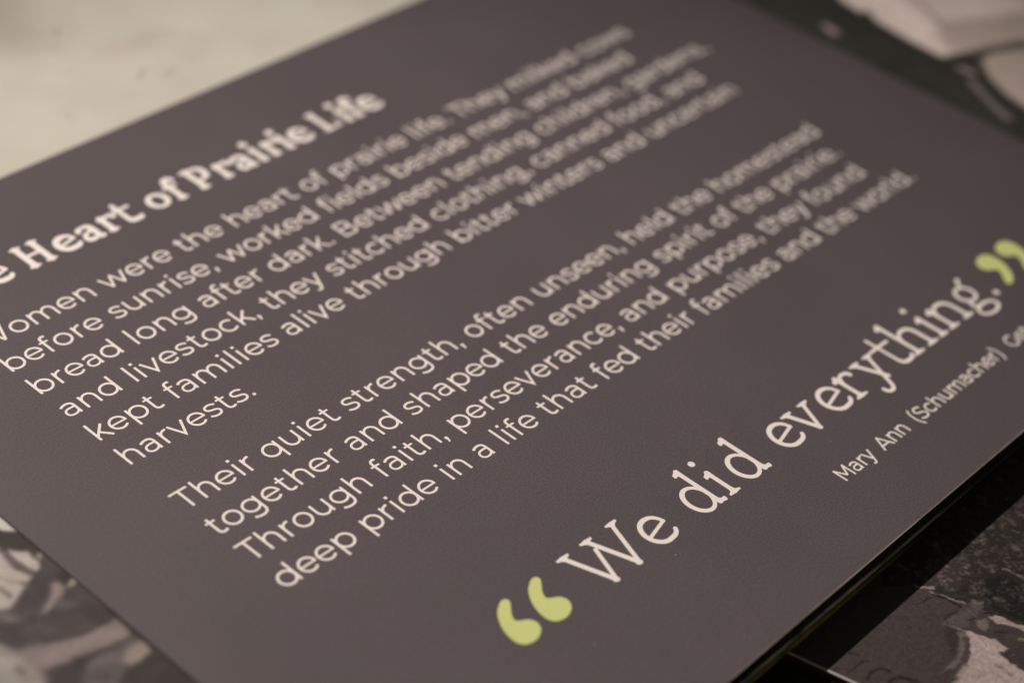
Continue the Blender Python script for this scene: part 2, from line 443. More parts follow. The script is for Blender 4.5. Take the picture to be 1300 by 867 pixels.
# ---- soft slab serif: one skeleton, two weights
def serif(ch, st, th, sf, xh, cap, asc, q=1.0):
    """st / th: half stem / half hairline, sf: half serif thickness; widths scale with q; x = 0 at the main stem"""
    r_ = 14 * q
    def foot(x, a=205, b=205):
        return poly([(x - a*q, 22*q), (x - a*q*.3, 12*q), (x, 18*q), (x + b*q*.3, 12*q), (x + b*q, 22*q), (x + b*q*.98, sf*1.15), (x + st + 26*q, sf*1.75), (x + st*.9, sf*3.0),
                     (x - st*.9, sf*3.0), (x - st - 26*q, sf*1.75), (x - a*q*.98, sf*1.15)], r_)
    def top(x, a=205, b=205, y=xh):
        return poly([(x - a*q, y - 22*q), (x - a*q*.3, y - 12*q), (x, y - 20*q), (x + b*q*.3, y - 12*q), (x + b*q, y - 22*q), (x + b*q*.95, y - sf*1.25), (x + st*1.2, y - sf*1.8), (x + st*.5, y - sf*2.7),
                     (x - st*.5, y - sf*2.7), (x - st*1.2, y - sf*1.8), (x - a*q*.95, y - sf*1.1)][::-1], r_)
    flag = lambda x, y: poly([(x + st*.8, y - 200*q), (x + st*.85, y - 30*q), (x + st*.3, y - 12*q), (x - 185*q, y - 105*q), (x - 205*q, y - 205*q), (x - 165*q, y - 225*q), (x - st*1.05, y - 185*q), (x - st*.8, y - 240*q)][::-1], r_)
    heel = lambda: poly([(-st*.5, 60*q), (0, 25*q), (80*q, 30*q), (205*q, -8*q), (240*q, 60*q), (238*q, 120*q), (205*q, 128*q), (120*q, 120*q), (st*.8, 190*q), (-st*.3, 200*q)], r_)
    S_ = lambda x, y0, y1, h=st: rnd([(x, y0), (x, y1)], h)
    if ch == 'e':
        return [rnd(bez((400*q, .60*xh), (350*q, .87*xh), (190*q, xh-th*1.1), (0, xh-th*1.1)) + arc(0, xh/2, 398*q, xh/2-th*1.15, 90, 270, 26)[1:]
                    + bez((0, th*1.25), (190*q, th*1.25), (330*q, 70*q), (425*q, 235*q), 12)[1:], [th, th*1.2, st, st, st, st, st*.95, th*1.1]),
                rnd([(-385*q, .415*xh), (400*q, .60*xh)], th*.9)]
    if ch == 'd':
        return [S_(0, sf*1.2, asc - st*.8), flag(0, asc), heel(),
                rnd(arc(-380*q, xh*.49, 370*q, xh*.49 - th*.6, 22, 338, 34), [th, th*1.1, st, st, st*.95, th*1.1, th])]
    if ch == 'i':
        return [S_(0, sf, xh - st*.4), flag(0, xh + 15), foot(0), rnd([(-40*q, xh + (cap-xh)*.95)], st*1.42)]
    if ch == 'r':
        return [S_(0, sf, xh - st*.4), flag(0, xh + 15), foot(0, 215, 255),
                rnd(bez((0, xh*.58), (60*q, xh*.85), (200*q, xh), (345*q, xh-th*1.2)) + bez((345*q, xh-th*1.2), (445*q, xh-th*1.4), (500*q, xh*.92), (520*q, xh*.80))[1:], [th, th, th*1.1, st, st])]
    if ch in 'nh':
        w = (735 if ch == 'h' else 800) * q
        yy = xh if ch == 'n' else asc
        return [S_(0, sf, yy - st*.6), flag(0, yy + (15 if ch == 'n' else 0)), foot(0, 235, 245), foot(w, 250, 240),
                rnd(bez((0, xh*.55), (70*q, xh*.86), (230*q, xh-th), (400*q, xh-th)) + bez((400*q, xh-th), (600*q, xh-th), (w, xh*.88), (w, xh*.6))[1:] + [(w, sf)], [th, th, th*1.15, st, st, st])]
    if ch == 't':
        return [rnd([(0, cap*.93), (0, xh*.32)] + bez((0, xh*.32), (0, xh*.08), (110*q, th), (250*q, th))[1:] + bez((250*q, th), (380*q, th), (500*q, 40*q), (560*q, 165*q))[1:], [st*.75, st, st, st*.95, st*.9, th]),
                rnd([(-330*q, xh*.965), (480*q, xh*.965)], th*1.02)]
    if ch == 'v':
        return [rnd([(-350*q, xh - sf), (0, 45*q)], [st, st]), rnd([(0, 45*q), (425*q, xh - sf)], [th*1.1, th*1.1]), top(-350*q, 215, 215), top(425*q, 205, 205), rnd([(-20*q, 15*q + st*.4), (25*q, 15*q + st*.4)], st*.7)]
    if ch == 'y':
        return [rnd([(-340*q, xh - sf), (75*q, 60*q)], st), top(-340*q, 205, 205), top(330*q, 215, 215),
                rnd([(330*q, xh - sf), (-75*q, 0)] + bez((-75*q, 0), (-170*q, -250*q), (-230*q, -395*q), (-380*q, -395*q))[1:] + bez((-380*q, -395*q), (-500*q, -395*q), (-560*q, -320*q), (-545*q, -215*q))[1:], [th*1.1, th*1.1, th*1.2, st*.9, st*.9])]
    if ch == 'W':
        return [rnd([(440*q, st*1.0), (505*q, st*1.0)], st*.9), rnd([(1340*q, st*1.0), (1410*q, st*1.0)], st*.9), rnd([(0, cap - sf), (478*q, 20*q + st*.6)], st), rnd([(478*q, 20*q + st*.6), (880*q, cap*.73)], th*1.1),
                rnd([(905*q, cap - sf), (1385*q, 20*q + st*.6)], st), rnd([(1385*q, 20*q + st*.6), (1895*q, cap - sf)], th*1.15),
                top(0, 200, 225, cap), top(900*q, 205, 215, cap), top(1895*q, 200, 200, cap)]
    if ch == 'g':
        return [rnd(arc(0, xh*.665, 325*q, xh*.315, 0, 360, 40), [st*.9, th, st*.9, th, st*.9]),
                rnd(bez((190*q, xh*.93), (260*q, xh*1.06), (330*q, xh*1.2), (440*q, xh*1.22)), [th, th, st]),
                rnd(bez((-170*q, xh*.40), (-330*q, xh*.28), (-360*q, xh*.10), (-200*q, xh*.085)) + [(100*q, xh*.07)], th*1.15),
                rnd(arc(-5*q, -150*q, 425*q, 232*q, 0, 360, 44), [st*.9, th, st*.8, th, st*.9])]
    if ch == '.': return [rnd([(0, 105*q)], 106*q)]
    # bold headline only
    if ch == 'T':
        return [S_(0, sf, cap - sf), foot(0, 240, 240), rnd([(-480*q, cap - sf), (480*q, cap - sf)], sf), rnd([(-500*q, cap - sf), (-500*q, cap*.68)], sf*.8), rnd([(500*q, cap - sf), (500*q, cap*.68)], sf*.8)]
    if ch == 'H':
        return [S_(0, sf, cap - sf), S_(750*q, sf, cap - sf), foot(0, 240, 240), foot(750*q, 240, 240), top(0, 240, 240, cap), top(750*q, 240, 240, cap), rnd([(0, cap*.51), (750*q, cap*.51)], th)]
    if ch == 'P':
        return [S_(0, sf, cap - sf), foot(0, 240, 260), rnd([(-240*q, cap - sf), (200*q, cap - sf)], sf),
                rnd(bez((100*q, cap-th*1.2), (450*q, cap-th*1.2), (640*q, cap*.9), (640*q, cap*.68)) + bez((640*q, cap*.68), (640*q, cap*.42), (400*q, cap*.37), (60*q, cap*.38))[1:], [th, th*1.2, st, st*1.05, st, th*1.1, th])]
    if ch == 'L':
        return [S_(0, sf, cap - sf), top(0, 240, 240, cap), rnd([(-240*q, sf), (620*q, sf)], sf), rnd([(640*q, sf), (655*q, cap*.30)], sf*.85)]
    if ch == 'a':
        return [rnd([(0, xh*.62), (0, 90*q)] + bez((0, 90*q), (20*q, 40*q), (80*q, sf), (185*q, sf))[1:], [st, st, st, st*.8, sf]),
                rnd(bez((0, xh*.62), (0, xh*.9), (-130*q, xh-th*1.2), (-290*q, xh-th*1.2)) + bez((-290*q, xh-th*1.2), (-420*q, xh-th*1.2), (-520*q, xh*.9), (-545*q, xh*.76))[1:], [st, st*.9, th*1.1, th*1.2, st*.9]),
                rnd(bez((0, xh*.56), (-240*q, xh*.56), (-530*q, xh*.50), (-530*q, xh*.26)) + bez((-530*q, xh*.26), (-530*q, xh*.07), (-400*q, th), (-290*q, th*1.0))[1:] + bez((-290*q, th), (-150*q, th), (-40*q, xh*.14), (0, xh*.24))[1:], [th, th*1.1, st*.95, st*.95, th*1.1, th])]
    if ch == 'o':
        return [rnd(arc(0, xh/2, 375*q, xh/2 - th*1.1, 0, 360, 44), [st, th*1.1, st, th*1.1, st])]
    if ch == 'f':
        return [rnd([(0, sf), (0, asc*.74)] + bez((0, asc*.74), (10*q, asc*.93), (120*q, asc-th), (260*q, asc-th))[1:] + bez((260*q, asc-th), (350*q, asc-th), (400*q, asc*.93), (410*q, asc*.86))[1:], [st, st, st, th*1.2, st*.9]),
                foot(0, 230, 260), rnd([(-250*q, xh*.95), (300*q, xh*.95)], th*1.05)]

_cache = {}
def glyph(key, shapes_fn, step, k=0.0):
    if key not in _cache:
        _cache[key] = tess(trace(shapes_fn(), step, k))
    return _cache[key]
PAINT = {
 'A': [
  ('poly',[[-3314,1996],[-3417,746],[-3432,-17],[-3485,-34],[-3676,179],[-4126,878]],0,(205,192,180),104),
  ('poly',[[-4277,670],[-3773,265],[-3469,-48],[-3426,-848],[-3572,-969],[-4685,107]],0,(60,50,48),140),
  ('poly',[[-4333,593],[-4207,-319],[-4255,-1023],[-4186,-1494],[-4396,-1631],[-4595,-1371],[-5013,-344]],0,(184,167,155),175),
  ('poly',[[-4028,-437],[-3727,-748],[-3692,-1196],[-3858,-1378],[-4028,-1391],[-4051,-999]],0,(190,172,161),140),
  ('stroke',[[-4303,270],[-4148,-455],[-4143,-875],[-4128,-1383]],62,(120,102,92),140),
  ('poly',[[-3634,-998],[-3540,-998],[-3506,-1112],[-3606,-1190],[-3670,-1132]],0,(150,132,118),104),
  ('poly',[[-4831,-116],[-4662,-932],[-4490,-1683],[-4768,-1847],[-5114,-2002],[-5395,-1922],[-5847,-1514]],0,(183,168,155),209),
  ('stroke',[[-4827,-844],[-4630,-1201],[-4571,-1432]],75,(150,134,124),140),
  ('stroke',[[-4927,-1290],[-4914,-1479],[-4900,-1640]],100,(105,90,82),175),
  ('poly',[[-5395,-1922],[-5243,-2175],[-5211,-2435],[-5375,-2402],[-5574,-2164]],0,(120,103,100),280),
  ('poly',[[-3943,-1936],[-3786,-1988],[-3843,-2264],[-4152,-2460],[-4355,-2571],[-4751,-2735],[-4793,-2640],[-4317,-2371]],0,(150,132,122),209),
  ('poly',[[-3559,-2102],[-3435,-2122],[-3460,-2340],[-3654,-2375],[-3797,-2306]],0,(165,144,132),175),
  ('poly',[[-3603,-1700],[-3444,-1903],[-3559,-2102],[-3761,-2159],[-3745,-1934]],0,(54,45,42),209),
  ('poly',[[-6087,-3054],[-5496,-3312],[-5073,-3500],[-4364,-3774],[-3842,-3904],[-3497,-3869],[-3552,-4568],[-4266,-4431],[-4850,-4292],[-5769,-4062],[-6025,-3664]],0,(132,114,107),209),
  ('poly',[[-4776,-3116],[-3802,-3362],[-3490,-3467],[-3489,-3760],[-3933,-3821],[-4784,-3621],[-5197,-3415]],0,(68,58,55),280),
  ('poly',[[-5701,-2335],[-5124,-2571],[-4362,-2681],[-4769,-3007],[-5643,-3010],[-6002,-2740]],0,(60,51,49),350),
  ('poly',[[-6223,-2032],[-6052,-2807],[-5910,-3215],[-5871,-3804],[-5843,-4159],[-6147,-4747],[-7376,-3620]],0,(150,138,126),209),
  ('stroke',[[-6149,-3633],[-6135,-3810]],150,(98,86,76),209),
  ('poly',[[-5830,-4117],[-4857,-4397],[-4251,-4557],[-4749,-4551],[-5734,-5125],[-6082,-4807]],0,(50,41,39),209),
  ('poly',[[-5669,-5185],[-4775,-4583],[-4067,-4668],[-3583,-4654],[-3768,-5165],[-4476,-5408],[-5211,-5605]],0,(97,84,82),280),
  ('poly',[[-3959,-4823],[-3632,-4809],[-3557,-5245],[-3825,-5281],[-4158,-5257],[-4258,-4998]],0,(145,127,112),209),
  ('poly',[[-3704,-5279],[-3045,-5823],[-4035,-7435],[-5202,-5829],[-4399,-5314]],0,(58,48,45),280),
  ('stroke',[[-3509,-3392],[-3521,-4482],[-3551,-5475],[-3554,-6416]],75,(48,38,35),140),
  ('stroke',[[-6131,-3014],[-5410,-3446]],125,(120,104,98),419),
  ('stroke',[[-5772,-3674],[-4830,-3974],[-3722,-4243]],150,(146,128,120),560),
  ('stroke',[[-4834,-3291],[-4251,-3533]],200,(82,70,68),560),
  ('stroke',[[-3999,-2715],[-3614,-2827],[-3484,-3062]],250,(80,70,66),630),
  ('stroke',[[-4042,-2970],[-3748,-3294]],150,(60,52,49),419),
  ('stroke',[[-4213,-2640],[-4106,-2853]],150,(104,92,88),350),
  ('stroke',[[-4811,-2159],[-4317,-2016]],250,(64,54,54),560),
  ('stroke',[[-5374,-2802],[-4904,-2885]],200,(84,73,72),560),
  ('stroke',[[-5659,-2430],[-5543,-2876]],200,(56,48,46),560),
  ('stroke',[[-4833,-4752],[-4366,-4844]],200,(108,95,92),560),
  ('stroke',[[-5215,-4897],[-4808,-5105]],250,(80,68,66),700),
  ('stroke',[[-6344,-3152],[-6173,-3418]],200,(168,156,142),560),
  ('stroke',[[-6225,-4027],[-5983,-4195]],250,(130,118,108),700),
 ],
 'B': [
  ('poly',[[36378,2910],[36177,1855],[36526,1762],[36161,1186],[36028,445],[35887,-774],[35861,-1979],[36596,-2222],[37392,-2591],[39484,-3290],[42779,-4542],[50616,-204],[39679,7773]],0,(162,146,136),340),
  ('poly',[[37995,-380],[39163,-1099],[43026,-2817],[40957,-4001],[37451,-2554],[36429,-2012],[36911,-1231]],0,(132,117,108),595),
  ('stroke',[[38977,1652],[38504,435],[37983,-711]],175,(116,104,94),340),
  ('stroke',[[35859,-2058],[37451,-2554],[39521,-3268]],150,(72,62,58),254),
  ('poly',[[36861,-2995],[37726,-3012],[40456,-4288],[34542,-8390],[34996,-6681],[35465,-4916],[35987,-3916]],0,(124,110,100),340),
  ('stroke',[[37015,-3599],[37015,-5507]],150,(110,98,88),297),
  ('stroke',[[34197,2012],[34080,1602]],375,(108,94,92),340),
  ('stroke',[[35728,-2921],[35776,-3277]],325,(108,95,93),340),
  ('stroke',[[35212,-3627],[34479,-4910],[34092,-5815]],300,(84,73,72),340),
  ('poly',[[38458,2396],[38230,1162],[37460,-480],[36641,-525],[37218,1237],[37435,2461]],0,(172,156,146),595),
  ('poly',[[40723,695],[43146,-1125],[41565,-2060],[39536,-867]],0,(170,154,143),680),
  ('stroke',[[39242,-3355],[39753,-3914]],300,(88,66,50),340),
 ],
 'D': [
  ('stroke',[[12153,18622],[11937,18258]],100,(140,130,117),100),
  ('stroke',[[12982,16405],[14586,16294]],1000,(179,167,151),1000),
  ('stroke',[[11473,17828],[11182,17534]],100,(170,157,146),150),
  ('stroke',[[12711,14814],[12302,14439]],175,(164,153,138),150),
  ('stroke',[[13074,14088],[13568,14275]],200,(170,159,142),175),
  ('stroke',[[14209,14548],[14700,14559]],125,(170,159,142),150),
  ('stroke',[[10550,16305],[11020,16003]],150,(173,162,147),225),
  ('stroke',[[11797,22154],[10816,19512]],2250,(158,148,132),3250),  # corner vignette, painted into the sheet as a darker tone
  ('stroke',[[9150,14224],[9198,13888]],200,(176,164,150),200),
 ],
 'C': [
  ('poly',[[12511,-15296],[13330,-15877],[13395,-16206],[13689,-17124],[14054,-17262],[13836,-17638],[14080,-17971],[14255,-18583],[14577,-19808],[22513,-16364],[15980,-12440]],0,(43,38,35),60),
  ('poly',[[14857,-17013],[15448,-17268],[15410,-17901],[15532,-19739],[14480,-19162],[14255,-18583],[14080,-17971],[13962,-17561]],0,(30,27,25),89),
  ('stroke',[[15613,-17158],[15673,-17456],[15783,-17992]],100,(90,79,75),60),
  ('stroke',[[17085,-16521],[17166,-16720]],50,(80,72,66),44),
  ('poly',[[14378,-15562],[14864,-15996],[14889,-16411],[14068,-16740],[13424,-16114],[13097,-15867]],0,(54,46,43),179),
  ('stroke',[[13222,-15908],[13325,-16025],[13518,-16237]],100,(128,112,103),44),
  ('stroke',[[13932,-16186],[13949,-16298]],50,(100,90,82),36),
  ('stroke',[[14832,-16385],[14866,-16440]],50,(105,95,88),36),
  ('stroke',[[15269,-16605],[15293,-16774],[15529,-16935]],100,(74,64,56),60),
  ('stroke',[[13375,-16257],[13382,-16423],[13531,-16769],[13680,-17115]],55,(118,104,97),36),
  ('stroke',[[13338,-16383],[13462,-16813],[13492,-17131]],75,(34,29,27),60),
  ('stroke',[[12578,-16227],[12721,-16304],[12911,-16317],[13129,-16381]],35,(40,33,31),36),
  ('stroke',[[12771,-17081],[13016,-17094],[13228,-17129]],40,(42,35,33),44),
  ('poly',[[12726,-17144],[13294,-17188],[13651,-17301],[13917,-17170],[14081,-17371],[13951,-17518],[13598,-17568],[13271,-17637],[12992,-17644],[12818,-17486]],0,(80,70,65),89),
  ('stroke',[[13961,-17210],[13853,-17377],[14068,-17413]],75,(98,86,80),44),
  ('stroke',[[13261,-17576],[13395,-17593]],125,(54,44,42),75),
  ('poly',[[13370,-17675],[13614,-17791],[13483,-18037],[13403,-18119],[13216,-18002],[13222,-17800]],0,(108,95,88),150),
  ('poly',[[13749,-17809],[14013,-18047],[14025,-18371],[14255,-18892],[14192,-19092],[13924,-18694],[13855,-18374],[13661,-18094]],0,(148,129,121),44),
  ('poly',[[13552,-17995],[13855,-18374],[14157,-19112],[13712,-19372],[13131,-18742],[13144,-18244],[13059,-18065]],0,(62,55,51),89),
  ('stroke',[[13765,-17666],[14048,-18026],[14134,-18471],[14215,-18751]],50,(30,26,23),60),
  ('poly',[[12820,-18637],[13030,-18803],[13985,-19213],[12790,-20226],[12720,-19472],[12762,-19061]],0,(57,49,48),60),
  ('stroke',[[12615,-17147],[12705,-17358],[12777,-17578],[12830,-17678]],60,(112,98,92),54),
  ('poly',[[12628,-17572],[12823,-17748],[12248,-18040],[11696,-18189],[11365,-18136],[11175,-18061],[11794,-18029],[12119,-17924]],0,(98,85,80),89),
  ('poly',[[12625,-17208],[12630,-17471],[12495,-17655],[12142,-17843],[11839,-17870],[12147,-17543]],0,(54,46,43),150),
  ('stroke',[[11858,-18087],[11536,-18093],[11265,-18069]],40,(92,80,75),44),
  ('poly',[[12814,-17688],[12928,-17766],[12946,-17937],[13151,-18404],[13136,-18772],[12911,-18745],[12799,-18633],[12745,-19071],[12741,-19491],[12903,-20476],[11714,-21156],[9426,-19044],[11026,-18415],[11448,-18409],[11930,-18303],[12355,-18138],[12632,-17933]],0,(160,140,133),60),
  ('poly',[[11014,-18438],[11534,-18290],[11855,-18285],[11886,-18363],[11278,-18450],[10899,-18494]],0,(110,95,90),120),
  ('stroke',[[12579,-17834],[12423,-17997],[11910,-18185]],125,(70,58,52),75),
  ('stroke',[[12416,-18946],[12424,-19102],[12388,-19317]],125,(132,116,108),120),
  ('stroke',[[11637,-18680],[12083,-18890],[12108,-19356]],125,(146,128,120),150),
  ('poly',[[11133,-18022],[11408,-18174],[11386,-18253],[10878,-18314],[10431,-18308],[10648,-18104]],0,(64,52,50),120),
  ('stroke',[[9890,-16019],[9962,-16147],[9974,-16263]],50,(38,30,28),44),
  ('stroke',[[9270,-16446],[9629,-16411],[9909,-16431],[10037,-16574]],50,(42,34,31),44),
  ('stroke',[[9480,-16845],[9868,-16811],[10066,-16888],[10161,-17104]],65,(38,30,28),44),
  ('stroke',[[9724,-17325],[10073,-17336],[10221,-17482],[10338,-17785]],75,(38,30,28),44),
  ('stroke',[[9103,-16086],[9272,-16163],[9283,-16225]],50,(42,34,31),44),
  ('stroke',[[12814,-18150],[12741,-18489],[12711,-18865]],75,(172,152,144),120),
  ('stroke',[[11726,-18365],[11342,-18410]],75,(146,127,120),89),
  ('stroke',[[12123,-18379],[11681,-18523],[11235,-18606]],100,(150,131,124),120),
  ('stroke',[[12385,-18868],[12414,-19044]],75,(126,110,103),89),
  ('stroke',[[12949,-18981],[12845,-19237]],50,(74,64,62),89),
  ('stroke',[[12906,-18942],[13059,-18980]],30,(96,86,84),30),
  ('stroke',[[13662,-18817],[13802,-18995]],75,(112,96,86),60),
  ('stroke',[[10211,-17377],[10316,-17570],[10419,-17894]],75,(44,36,33),89),
  ('stroke',[[13422,-18239],[13606,-18458]],75,(44,38,35),89),
  ('stroke',[[11858,-18087],[11409,-18076],[11101,-18043]],30,(104,90,85),30),
  ('stroke',[[12010,-18025],[11643,-18091],[11494,-18055]],30,(98,86,80),30),
 ],
}
CAPX = 13800.0; CAPS = 0.612
# ------------------------------------------------------------------ the setting: the black table under everything
tag(slab_obj("table_surface", rect(-70000, -80000, 110000, 80000), -1900, -1575, M_table), kind="structure",
    label="black table surface under the boards")

# ------------------------------------------------------------------ mounting board: stacked sheets, seen along its front edge
board = tag(empty("mounting_board", (0, 0, -1300 * U)), "black layered mounting board under the dark text panel", "board")
def bpart(name, x0, y0, x1, y1, z0, z1, mat, bev=0.0):
    o = slab_obj(name, rect(x0, y0, x1, y1), z0, z1, mat, None, bev)
    o.parent = board; o.location = (0, 0, 1300 * U)
    return o
bpart("top_board", -17000, -15098, 52000, 30000, -478, -61, M_black, 6)
bpart("pale_liner_sheet", -17000, -15165, 51980, 29980, -512, -480, M_scuff_lit, 4)
bpart("core_board", -17000, -15085, 52000, 30000, -760, -514, M_black, 5)
bpart("olive_reflection_sheet", -17000, -15140, 51980, 29980, -890, -762, M_olive_glint, 10)  # sheet whose edge carries the painted olive reflection
bpart("base_frame", -16800, -14800, 51800, 29800, -1570, -892, M_black)

# ------------------------------------------------------------------ printed sheets: flat pictures painted from soft shapes into a fine grid
rng = np.random.default_rng(7)
def value_noise(X, Y, cell, seed):
    r = np.random.default_rng(seed)
    G = r.random((256, 256))
    x = X / cell; y = Y / cell
    i = np.floor(x).astype(int); j = np.floor(y).astype(int)
    fx = x - i; fy = y - j; fx = fx * fx * (3 - 2 * fx); fy = fy * fy * (3 - 2 * fy)
    g = lambda a, b: G[b % 256, a % 256]
    return (g(i, j) * (1 - fx) + g(i + 1, j) * fx) * (1 - fy) + (g(i, j + 1) * (1 - fx) + g(i + 1, j + 1) * fx) * fy

def warp(X, Y, cell, amp, seed):
    return (X + (value_noise(X, Y, cell, seed) - .5) * amp + (value_noise(X, Y, cell * .4, seed + 1) - .5) * amp * .5,
            Y + (value_noise(X, Y, cell, seed + 2) - .5) * amp + (value_noise(X, Y, cell * .4, seed + 3) - .5) * amp * .5)

def paint(X, Y, base, ops):
    C = np.empty(X.shape + (3,)); C[:] = base
    for kind, P, wid, col, fe in ops:
        P = np.array(P, float)
        d = field(('poly', P) if kind == 'poly' else ('round', P, np.full(len(P), wid / 2.0)), X, Y)
        a = np.clip(0.5 - d / max(fe, 1.0), 0, 1); a = a * a * (3 - 2 * a)
        C = C * (1 - a[..., None]) + np.array(col, float) * a[..., None]
    return C

def print_grid(name, origin, ex, ey, nx, ny, z, paintf, mat, parent, gain=1.0):
    """grid of nx by ny quads spanning origin + s*ex + t*ey (units), colour attribute from paintf(X, Y) in display values"""
    s = np.linspace(0, 1, nx + 1); t = np.linspace(0, 1, ny + 1)
    S2, T2 = np.meshgrid(s, t)
    X = origin[0] + S2 * ex[0] + T2 * ey[0]; Y = origin[1] + S2 * ex[1] + T2 * ey[1]
    C = np.clip(paintf(X, Y), 0, 255) / 255.0
    Cl = np.where(C <= 0.04045, C / 12.92, ((C + 0.055) / 1.055) ** 2.4) * gain * np.array([0.92, 1.0, 1.14])
    V = np.stack([X * U, Y * U, np.full(X.shape, z * U)], -1).reshape(-1, 3)
    a = (np.arange(ny)[:, None] * (nx + 1) + np.arange(nx)[None, :]).ravel()
    Fc = np.stack([a, a + 1, a + nx + 2, a + nx + 1], 1)
    me = bpy.data.meshes.new(name)
    me.from_pydata(V.tolist(), [], Fc.tolist())
    at = me.color_attributes.new("print", 'FLOAT_COLOR', 'POINT')
    col = np.ones((V.shape[0], 4), np.float32); col[:, :3] = Cl.reshape(-1, 3)
    at.data.foreach_set("color", col.ravel())
    me.materials.append(mat)
    o = bpy.data.objects.new(name, me)
    scene.collection.objects.link(o)
    if parent: o.parent = parent
    return o

def sheet(name, label, cat, poly_, z0, z1, edge_mat, grid, group=None):
    root = tag(slab_obj(name, poly_, z0, z1, edge_mat), label, cat, group)
    return root

ZS = -50.0
# parchment sheet beyond the panel's top edge
pr = tag(slab_obj("parchment_sheet", rect(-16500, 12600, 51000, 29500), -60, ZS - 2, M_core),
         "pale beige parchment sheet with faint grey smudges beyond the panel's top edge", "paper sheet")
def f_parch(X, Y):
    C = paint(X, Y, (184, 174, 157), PAINT['D'])
    n = value_noise(X, Y, 1500, 3) - .5; n2 = value_noise(X, Y, 600, 4) - .5
    return C + (n * 7 + n2 * 4)[..., None]
print_grid("printed_face", (-16500, 12600), (67500, 0), (0, 16900), 300, 90, ZS, f_parch, M_parch, pr, 1.08)

# old photograph left of the panel
lf = tag(slab_obj("photo_print", rect(-16500, -15000, -3490, 12590), -60, ZS - 2, M_brown),
         "blurred sepia photograph print with pale streaks at the panel's left edge", "photograph", "printed photographs around the panel")
def f_left(X, Y):
    C = paint(*warp(X, Y, 500, 110, 41), (72, 62, 60), PAINT['A'])
    return C + ((value_noise(X, Y, 260, 5) - .5) * 10 + (value_noise(X, Y, 700, 6) - .5) * 8)[..., None]
print_grid("printed_face", (-16500, -15000), (13010, 0), (0, 27590), 200, 380, ZS, f_left, M_photo, lf, 0.85)

# old photograph right of the panel
rt = tag(slab_obj("photo_print", rect(33100, -15000, 51500, 12590), -60, ZS - 2, M_brown),
         "very blurred photograph print of pale cloth on near-black beyond the panel's right edge", "photograph", "printed photographs around the panel")
def f_right(X, Y):
    C = paint(X, Y, (33, 31, 27), PAINT['B'])
    return C + ((value_noise(X, Y, 500, 8) - .5) * 6)[..., None]
print_grid("printed_face", (33100, -15000), (18500, 0), (0, 27590), 200, 300, ZS, f_right, M_photo, rt, 2.7)

# lower photo board, turned a little, in the panel's shadow along its upper side
a0 = math.atan2(-1.0, 0.235)
dv = np.array([math.cos(a0), math.sin(a0)]); dr = np.array([-dv[1], dv[0]])
e0 = np.array([8941.0, -15865.0])
A_ = e0 - dv * 6000; B_ = e0 + dv * 16000; C_ = B_ + dr * 20000; D_ = A_ + dr * 20000
lower = tag(slab_obj("lower_photo_board", [tuple(A_), tuple(B_), tuple(C_), tuple(D_)], -1560, -1345, M_brown),
            "grainy dark photograph with a pale dress on a turned board below the panel's front edge", "photograph")
# pale bevel strip along its left edge
def strip(name, a, b, inw, z_top, z_bot, mat, parent):
    a = np.array(a); b = np.array(b); d = (b - a) / np.linalg.norm(b - a); nrm = np.array([-d[1], d[0]])
    V = []
    for q in (a, b):
        for off, z in ((0, z_bot), (0, z_top - 26), (26, z_top), (inw, z_top), (inw, z_bot)):
            r = q + nrm * off
            V.append((r[0] * U, r[1] * U, z * U))
    n = 5
    F = [(i, (i + 1) % n, n + (i + 1) % n, n + i) for i in range(n)] + [tuple(reversed(range(n))), tuple(range(n, 2 * n))]
    F = [tuple(reversed(f)) for f in F]
    return mesh_obj(name, V, F, mat, parent)
strip("bevelled_core_edge", A_, B_, 52, -1300, -1344, M_core, lower)
def f_low(X, Y):
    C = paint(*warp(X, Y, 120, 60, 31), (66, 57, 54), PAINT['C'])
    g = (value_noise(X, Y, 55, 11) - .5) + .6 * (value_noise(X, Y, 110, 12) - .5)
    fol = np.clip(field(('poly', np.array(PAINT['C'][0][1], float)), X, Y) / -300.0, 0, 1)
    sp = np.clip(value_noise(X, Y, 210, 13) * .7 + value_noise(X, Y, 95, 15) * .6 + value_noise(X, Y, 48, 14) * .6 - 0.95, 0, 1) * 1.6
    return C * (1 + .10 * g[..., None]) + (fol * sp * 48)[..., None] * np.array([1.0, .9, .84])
Oo = A_ + dr * 52
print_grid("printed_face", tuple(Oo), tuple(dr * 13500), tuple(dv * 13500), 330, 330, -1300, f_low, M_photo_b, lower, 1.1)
# body of the board under the print
slab_obj("board_core", [tuple(Oo), tuple(Oo + dv * 22000), tuple(Oo + dv * 22000 + dr * 19940), tuple(Oo + dr * 19940)], -1344, -1302, M_core, lower)

# ------------------------------------------------------------------ the text panel
panel = tag(empty("text_panel", (0, 0, -130 * U)), "dark plum-grey text panel with white lettering and green quotation marks", "information panel")
PZ = 130 * U
face = slab_obj("panel_sheet", rect(-3480, -15090, 33090, 12560), -60, 0, M_panel, None, 26)
face.parent = panel; face.location = (0, 0, PZ)
face.data.materials.append(M_side); face.data.materials.append(M_trim_lit)
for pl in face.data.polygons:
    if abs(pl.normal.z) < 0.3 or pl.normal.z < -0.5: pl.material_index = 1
    elif pl.normal.z < 0.9 and pl.normal.y < -0.3: pl.material_index = 2

